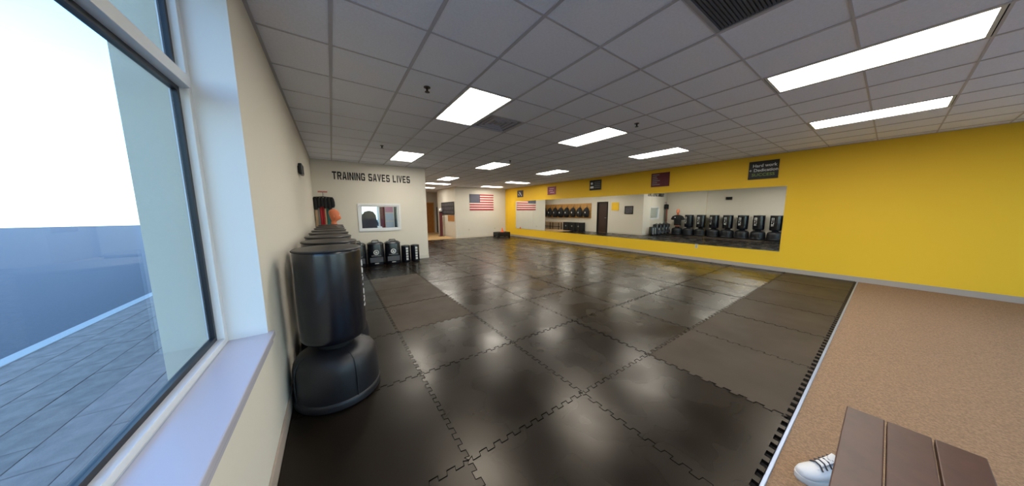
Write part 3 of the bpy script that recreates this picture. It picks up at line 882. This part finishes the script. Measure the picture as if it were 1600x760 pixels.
bm = bmesh.new(); tube(bm, [(.126, -.025, 1.333), (.134, 0, 1.335), (.126, .025, 1.333)], [.003, .006, .003], 6); put('mouth', bm, M['maroon'], body_o)
bm = bmesh.new()
shirt = [(.0, .56, .135, .19), (0, .60, .136, .19), (.0, .74, .13, .182), (.0, .86, .138, .20), (.005, .98, .148, .224), (.0, 1.07, .138, .232), (-.005, 1.14, .115, .215), (-.01, 1.18, .085, .16), (-.012, 1.205, .07, .095)]
loft(bm, [oval(cx, 0, z, a*(1+.02*math.sin(9*z)), b) for cx, z, a, b in shirt])
for s_ in (-1, 1):
    tube(bm, [(-.005, s_*.15, 1.12), (-.0, s_*.24, 1.06), (.0, s_*.30, .94), (.0, s_*.31, .90)], [.07, .085, .088, .085], 16)
put('shirt', bm, M['black'], t, smooth=True)
bm = bmesh.new(); bx(bm, .148, .153, .06, .12, 1.03, 1.075); put('chest_patch', bm, M['print'], t)

# speaker on the left wall
t = thing('wall_speaker', 'small black speaker high on the cream left wall', 'speaker', (XL, 5.15, 2.13))
box('bracket', M['blackgloss'], 0, .014, -.05, .05, -.05, .05, t)
bm = bmesh.new(); bx(bm, .012, .055, -.14, .14, -.08, .08, .01); o = put('cabinet', bm, M['blackgloss'], t)
box('grille', M['black'], .055, .058, -.125, .125, -.065, .065, t)

# hanging rack in the corner
t = thing('band_rack', 'hanging rack of black gear with red, teal and tan straps in the far left corner', 'strap rack', (-.16, YF-.08, 0))
box('wall_plate', M['pink'], -.10, .10, .06, .08, 1.995, 2.03, t, .003)
bm = bmesh.new(); tube(bm, [(0, .06, 2.01), (0, 0, 2.0), (.005, -.01, 1.95), (0, 0, 1.90), (0, 0, 1.87)], .007); put('hook', bm, M['steel'], t)
bm = bmesh.new(); tube(bm, [(-.2, 0, 1.865), (.0, 0, 1.88), (.21, 0, 1.86)], .012); put('hanger_bar', bm, M['blackgloss'], t)
for k, (x, w, z) in enumerate(((-.17, .06, 1.55), (-.10, .055, 1.6), (-.03, .06, 1.62), (.04, .055, 1.58), (.11, .06, 1.55), (.18, .055, 1.60))):
    bm = bmesh.new(); loft(bm, [oval(x+(.02 if x > .1 else 0)*(1.86-zz)*3, -.01, zz, ww, .05, 12) for zz, ww in ((z, w*.5), (z+.05, w*.9), (1.75, w), (1.84, w*.8), (1.865, w*.3))])
    tag(put('black_pad', bm, M['black'], t, smooth=True))
for x, w, z0, m_, lb in ((-.16, .03, .75, 'tan', 'tan strap'), (-.11, .028, .65, 'greyf', 'grey strap'), (-.06, .034, .62, 'red', 'red strap'), (-.015, .026, .8, 'red', 'red strap'), (.03, .028, .7, 'tan', 'tan strap'), (.085, .04, .66, 'teal', 'teal strap'), (.14, .024, .8, 'greyf', 'grey strap')):
    bm = bmesh.new(); loft(bm, [[(x-w+dx, -.008, z), (x+w+dx, -.008, z), (x+w+dx, .0, z), (x-w+dx, .0, z)] for z, dx in ((z0, .008), (1.0, -.004), (1.3, .004), (1.62, 0), (1.8, 0))])
    put('strap', bm, M[m_], t)['label'] = lb

# ------------------------------------------------------------------ padded shields before the lettered wall
def logo_disc(bm, cx, y, cz, r):
    n = 20
    o_ = [bm.verts.new((cx+r*math.cos(2*PI*k/n), y, cz+r*math.sin(2*PI*k/n))) for k in range(n)]
    i_ = [bm.verts.new((cx+r*.72*math.cos(2*PI*k/n), y, cz+r*.72*math.sin(2*PI*k/n))) for k in range(n)]
    for k in range(n): bm.faces.new((o_[k], o_[(k+1) % n], i_[(k+1) % n], i_[k]))
    # fist-like mark
    for dx, dz, w, h in ((-.3, .1, .18, .34), (-.08, .16, .18, .36), (.14, .12, .18, .34), (.34, .02, .14, .26), (0, -.28, .7, .3)):
        x0, z0 = cx+dx*r, cz+dz*r
        bm.faces.new([bm.verts.new(p) for p in ((x0-w*r/2, y, z0-h*r/2), (x0+w*r/2, y, z0-h*r/2), (x0+w*r/2, y, z0+h*r/2), (x0-w*r/2, y, z0+h*r/2))])
def big_bag():
    root = thing('padded_shield', '', 'kick shield', (0, 0, 0))
    n = 40; W, D = .203, .17
    def sq(z, s, q=3.2):
        out = []
        for k in range(n):
            a = 2*PI*k/n; c, s_ = math.cos(a), math.sin(a)
            rr = (abs(c)**q+abs(s_)**q)**(-1/q)
            out.append((W*s*rr*c, D*s*rr*s_, z))
        return out
    bm = bmesh.new(); loft(bm, [sq(0, .94), sq(.02, .99), (sq(.08, 1)), sq(.3, 1.01), sq(.55, 1.0), sq(.585, .97)])
    b = put('body', bm, M['vinyl'], root, smooth=True)
    bm = bmesh.new(); loft(bm, [sq(.583, 1.03), sq(.60, 1.03), sq(.625, .93), sq(.65, .72), sq(.665, .4)]); put('domed_top', bm, M['vinyl'], root, smooth=True)
    bm = bmesh.new(); tube(bm, [(-.09, 0, .655), (-.07, 0, .695), (.07, 0, .695), (.09, 0, .655)], .012); put('carry_handle', bm, M['black'], root, smooth=True)
    yf = -D*1.02-.001
    bm = bmesh.new(); logo_disc(bm, 0, yf, .375, .068); put('round_emblem', bm, M['print'], b)
    bm = bmesh.new()
    for k in range(9): bx(bm, -.12+k*.027, -.12+k*.027+.018, yf-.001, yf+.002, .275, .295)
    put('printed_line', bm, M['greyprint'], b)
    bm = bmesh.new(); bx(bm, -.16, .16, yf-.004, yf+.003, .10, .235, .003); put('front_panel', bm, M['ventdark'], b)
    bm = bmesh.new(); bx(bm, -.05, .05, yf-.006, yf-.002, .06, .072); put('highlight_strip', bm, M['print'], b)  # white strip paints in the highlight at the foot of the front
    return root
pb = big_bag()
lab = ['black padded shield hidden half behind the front punching bag, before the lettered wall', 'large black padded shield with round white emblem, left of its twin under the office window',
       'large black padded shield with round white emblem, right one of the pair', 'black padded shield deepest in the corner, left end of the shield row']
for k, xx in enumerate((.49, .935, 1.375, .05)):
    o = pb if k == 0 else dup(pb)
    o.location = (xx, 8.12+(.02 if k == 3 else 0), 0); o.rotation_euler.z = random.uniform(-.06, .06); o['label'] = lab[k]; o['group'] = 'padded shields before the lettered wall'
def small_bag():
    root = thing('round_strike_bag', '', 'strike bag', (0, 0, 0)); R = .122
    bm = bmesh.new(); lathe(bm, [(.10, 0), (.118, .012), (R, .04), (R+.002, .25), (R, .47), (.115, .495), (.08, .505), (.02, .508)], 32)
    b = put('body', bm, M['vinyl'], root, smooth=True)
    bm = bmesh.new(); tube(bm, [((R+.001)*math.cos(2*PI*k/32), (R+.001)*math.sin(2*PI*k/32), .48) for k in range(33)], .005, 6); put('piping', bm, M['black'], b)
    bm = bmesh.new(); a0 = -PI/2+.1
    for i in range(5):
        z0 = .07+i*.078
        for j in range(2):
            a1 = a0+(-.22 if j == 0 else .04); a2 = a1+.18
            r = R+.004
            bm.faces.new([bm.verts.new((r*math.cos(a_), r*math.sin(a_), z)) for a_, z in ((a1, z0), (a2, z0), (a2, z0+.06), (a1, z0+.06))])
    put('white_print', bm, M['print'], b)
    return root
sb = small_bag()
for k, (xx, lb) in enumerate(((1.73, 'small round black bag with white print, left one of the two by the wall corner'), (1.995, 'small round black bag with white print, right at the wall corner'))):
    o = sb if k == 0 else dup(sb)
    o.location = (xx, 8.10, 0); o['label'] = lb; o['group'] = 'small round bags by the wall corner'

# ------------------------------------------------------------------ black step with orange cone by the flag wall
t = thing('step_platform', 'low black step on the mats in the corner under the flag', 'step', (8.18, 12.95, 0))
box('platform', M['blackgloss'], -.42, .42, -.28, .28, .05, .25, t, .02)
box('top_pad', M['black'], -.41, .41, -.27, .27, .25, .27, t, .006)
for x in (-.36, .36):
    for y in (-.22, .22): box('foot', M['black'], x-.05, x+.05, y-.05, y+.05, 0, .05, t)
t = thing('training_cone', 'small orange cone standing on the black step', 'cone', (8.22, 12.95, .27))
bm = bmesh.new(); bx(bm, -.11, .11, -.11, .11, 0, .015, .004); put('cone_base', bm, M['orange'], t)
bm = bmesh.new(); lathe(bm, [(.075, .014), (.05, .1), (.02, .24), (.016, .25)], 24); put('cone_body', bm, M['orange'], t, smooth=True)

# ------------------------------------------------------------------ gear wall of the corridor (seen in the mirror)
t = thing('gear_board', 'long tan wooden board of hooks on the corridor wall, seen in the mirror', 'gear board', (XC, 14.65, 1.5))
for k in range(5):
    box('plank', M['boardwood'], 0, .02, -2.5, 2.5, -.55+k*.215, -.55+k*.215+.21, t, .002)
for k in range(8):
    bm = bmesh.new(); tube(bm, [(.02, -2.15+k*.62, .38), (.09, -2.15+k*.62, .38), (.1, -2.15+k*.62, .41)], .008); put('hook', bm, M['steel'], t)
def gear_bag():
    root = thing('gear_bag', '', 'gear bag', (0, 0, 0))
    bm = bmesh.new()
    rings = []
    for z, w, d in ((-.52, .1, .05), (-.5, .2, .09), (-.42, .27, .13), (-.25, .31, .15), (-.05, .30, .14), (.1, .23, .11), (.2, .14, .08), (.26, .05, .04)):
        rings.append(oval(.05+d, 0, z, d, w, 24))
    loft(bm, rings); b = put('sack', bm, M['black'], root, smooth=True)
    bm = bmesh.new(); tube(bm, [(.08, -.05, .22), (.07, 0, .38), (.08, .05, .22)], .012); put('strap', bm, M['black'], root)
    bm = bmesh.new(); n = 14; bm.faces.new([bm.verts.new((.345, .05*math.cos(2*PI*k/n), -.15+.06*math.sin(2*PI*k/n))) for k in range(n)]); put('emblem', bm, M['print'], b)
    return root
gb = gear_bag()
names = ['first', 'second', 'third', 'fourth', 'fifth', 'sixth', 'seventh', 'eighth']
for k in range(8):
    o = gb if k == 0 else dup(gb)
    o.location = (XC+.03, 12.5+k*.64, 1.5); sc_ = random.uniform(.9, 1.05); o.scale = (sc_*.8, sc_, sc_)
    o['label'] = 'black gear bag on the tan board, %s from the dark corridor door' % names[k]; o['group'] = 'gear bags hung on the tan board'
def box_bag():
    root = thing('storage_cube', '', 'storage cube', (0, 0, 0))
    bm = bmesh.new(); bx(bm, 0, .42, -.29, .29, 0, .6, .02); b = put('body', bm, M['black'], root)
    bm = bmesh.new(); bx(bm, -.002, .425, -.295, .295, .6, .63, .008); put('lid', bm, M['blackgloss'], root)
    bm = bmesh.new(); n = 16; bm.faces.new([bm.verts.new((.4225, .06*math.cos(2*PI*k/n), .35+.06*math.sin(2*PI*k/n))) for k in range(n)]); put('emblem', bm, M['greyprint'], b)
    return root
cb = box_bag()
for k in range(3):
    o = cb if k == 0 else dup(cb)
    o.location = (XC+.03, 12.95+k*.62, 0 if k < 1 else -.0); o['group'] = 'black storage cubes under the gear bags'
    o['label'] = ['black storage cube under the gear bags, nearest the corridor door', 'middle one of the three black storage cubes under the gear bags', 'last black storage cube, beside the tan bench'][k]
t = thing('lobby_bench', 'tan bench with a black post under the far gear bags', 'bench', (XC+.25, 16.0, -.004))
for k in range(3): box('seat_slat', M['tan'], -.2+k*.135, -.2+k*.135+.125, -1.1, 1.1, .56, .6, t, .004)
for y in (-1.0, 0, 1.0):
    for x in (-.16, .16): box('leg', M['black'], x-.02, x+.02, y-.02, y+.02, 0, .56, t)
box('rail', M['black'], -.02, .02, -.98, .98, .2, .24, t)
# dark and yellow pictures on corridor wall
o = box('poster', M['yellow'], XC, XC+.02, 10.0, 10.52, 1.5, 2.02); tag(o, 'yellow poster on the corridor wall, seen in the mirror beside the dark door', 'poster')
t = thing('framed_picture', 'dark framed picture on the corridor wall near the lettered wall corner', 'picture', (XC, 9.3, 1.52))
box('picture', M['photo'], 0, .015, -.23, .23, -.2, .2, t)
bm = bmesh.new()
bx(bm, 0, .03, -.28, .28, .2, .25); bx(bm, 0, .03, -.28, .28, -.25, -.2); bx(bm, 0, .03, -.28, -.23, -.2, .2); bx(bm, 0, .03, .23, .28, -.2, .2)
put('picture_frame', bm, M['poster_black'], t)

# ------------------------------------------------------------------ shoe and bench at the right
t = thing('sneaker', 'white low lace-up sneaker lying on the tan carpet', 'shoe', (2.04, .15, -.006), math.radians(-38))
# shoe points along -x in its own frame, heel at x=.28
def shoering(x, w, z0, h, cyo=0, n=16):
    out = []
    for k in range(n):
        a = 2*PI*k/n; c, s_ = math.cos(a), math.sin(a)
        out.append((x, cyo+w*c*(1 if s_ < .3 else 1-.25*(s_-.3)), z0+h*.5+h*.5*s_))
    return out
bm = bmesh.new()
loft(bm, [shoering(*a) for a in ((.0, .015, .02, .03), (.01, .032, .018, .045), (.035, .044, .018, .056), (.07, .048, .018, .066), (.105, .046, .018, .082), (.14, .042, .018, .10), (.17, .038, .018, .112), (.20, .036, .018, .108), (.235, .036, .018, .104), (.262, .032, .018, .104), (.275, .016, .025, .09))])
up = put('upper', bm, M['shoe'], t, smooth=True)
bm = bmesh.new()
def so(z, g): 
    return [(x, y*1.0, z) for x, y in [(-.006-g, 0), (.0-g, .022), (.02, .042+g), (.07, .053+g), (.13, .047+g), (.2, .040+g), (.25, .038+g), (.278+g, .02), (.284+g, 0), (.278+g, -.02), (.25, -.038-g), (.2, -.040-g), (.13, -.044-g), (.07, -.05-g), (.02, -.04-g), (0-g, -.02)]]
loft(bm, [so(0, 0), so(.012, .003), so(.03, .0)]); put('sole', bm, M['sole'], t, smooth=True)
bm = bmesh.new(); loft(bm, [[(.185+.06*math.cos(2*PI*k/16)*s_+.02, .024*math.sin(2*PI*k/16)*s_, z) for k in range(16)] for s_, z in ((.9, .117), (1.1, .131))]); put('opening', bm, M['shoedark'], up)
bm = bmesh.new(); loft(bm, [shoering(x, .02, z, .012) for x, z in ((.09, .09), (.13, .112), (.16, .128), (.175, .142))]); put('tongue', bm, M['shoe'], up, smooth=True)
for k in range(5):
    x = .085+k*.021; z = .088+k*.0095
    bm = bmesh.new(); tube(bm, [(x, -.034, z-.004), (x+.004, -.012, z+.014), (x+.004, .012, z+.014), (x+.002, .034, z-.004)], .0042, 6); put('lace', bm, M['shoedark'], up)
t = thing('wooden_bench', 'dark brown wooden bench on the carpet at the right edge, beside the sneaker', 'bench', (2.05, -.15, -.006))
for k in range(3): box('seat_slat', M['darkwood'], -.6, .2, -.19+k*.127, -.19+k*.127+.120, .39, .426, t, .004)
for x in (-.5, -.1):
    for y in (-.15, .13): box('leg', M['darkwood'], x-.025, x+.025, y-.025, y+.025, 0, .39, t, .004)
box('apron', M['darkwood'], -.475, .075, .12, .14, .31, .385, t)

# ------------------------------------------------------------------ outside
tag(box('exterior_ground', M['asphalt'], -70, -3.1, -50, 60, -.35, -.2), kind='structure')
side = tag(box('sidewalk', M['subfloor'], -2.95, XL-WT, -40, 40, -.3, -.16), kind='structure')
pm = bmesh.new(); bx(pm, 0, .288, 0, .588, 0, .06, .006); pme = bpy.data.meshes.new('paving_slab'); pm.to_mesh(pme); pm.free(); pme.materials.append(M['paver'])
for i in range(8):
    for j in range(34):
        link('paving_slab', pme, side, (-2.95+i*.292, -6+j*.592+(.296 if i % 2 else 0), -.16+random.uniform(-.002, .002)))
tag(box('curb', M['curb'], -3.1, -2.95, -40, 40, -.3, -.09, bev=.01), kind='structure')
tag(box('exterior_ground_back', M['asphalt'], -3.0, 40, 18.7, 60, -.35, -.2), kind='structure')
tag(box('exterior_ground_bounce', M['curb'], XL-WT, 40, -50, YB-.2, -.35, -.1), kind='structure')  # unseen ground, coloured pale to bounce daylight up through the front windows
tag(box('office_yard', M['paver'], XL-WT, XC-.12, 12.2, 18.7, -.3, -.1), kind='structure')
# outer pier beside the window
tag(box('wall_pier', M['stucco'], -.80, XL-WT, 2.14, 2.6, -.2, 3.6), kind='structure')
tag(box('wall_outer', M['stucco'], -.66, XL-WT, 2.6, 12.2, -.2, 3.6), kind='structure')
# building across the lot
t = thing('shop_building', 'long beige shop building across the parking lot, outside the window', 'building', (-32, 6, -.2))
box('wall', M['stucco'], -5, 0, -22, 26, 0, 4.6, t); box('roof', M['roofdark'], -5.3, .5, -22.4, 26.4, 4.6, 5.1, t)
for k in range(9):
    f = box('window', M['white'], 0, .1, -19+k*5, -16+k*5, .7, 3.1, t); box('pane', M['darkglass'], .1, .12, -18.9+k*5, -16.1+k*5, .8, 3.0, f)
def shrub(x, y, r, label, seed):
    rnd = random.Random(seed)
    t = thing('shrub', label, 'shrub', (x, y, -.2))
    bm = bmesh.new(); tube(bm, [(0, 0, 0), (.03, 0, r*.8), (0, .03, r*1.3)], [.05, .04, .02]); put('stem', bm, M['bark'], t)
    bm = bmesh.new()
    for k in range(1100):
        d = Vector((rnd.gauss(0, 1), rnd.gauss(0, 1), rnd.gauss(0, 1))).normalized()*r*(rnd.random()**.35)
        d.z = d.z*.85+r*1.15
        u = Vector((rnd.gauss(0, 1), rnd.gauss(0, 1), rnd.gauss(0, 1))).normalized(); w = u.cross(Vector((.3, .5, .8))).normalized()
        s_ = .07*r+.03
        bm.faces.new([bm.verts.new(d+p) for p in (u*s_, w*s_*.5, -u*s_, -w*s_*.5)])
    put('foliage', bm, M['leaf'], t)['kind'] = 'stuff'
shrub(-9, -1.0, .9, 'green shrub in the lot outside the window, left of the others', 1)
shrub(-10, 4.5, 1.2, 'larger green shrub outside the window, middle of three', 2)
shrub(-9.5, 10, .9, 'green shrub farthest along the lot outside the window', 3)
shrub(1.3, 15.6, .8, 'shrub in the yard seen through the office window', 4)
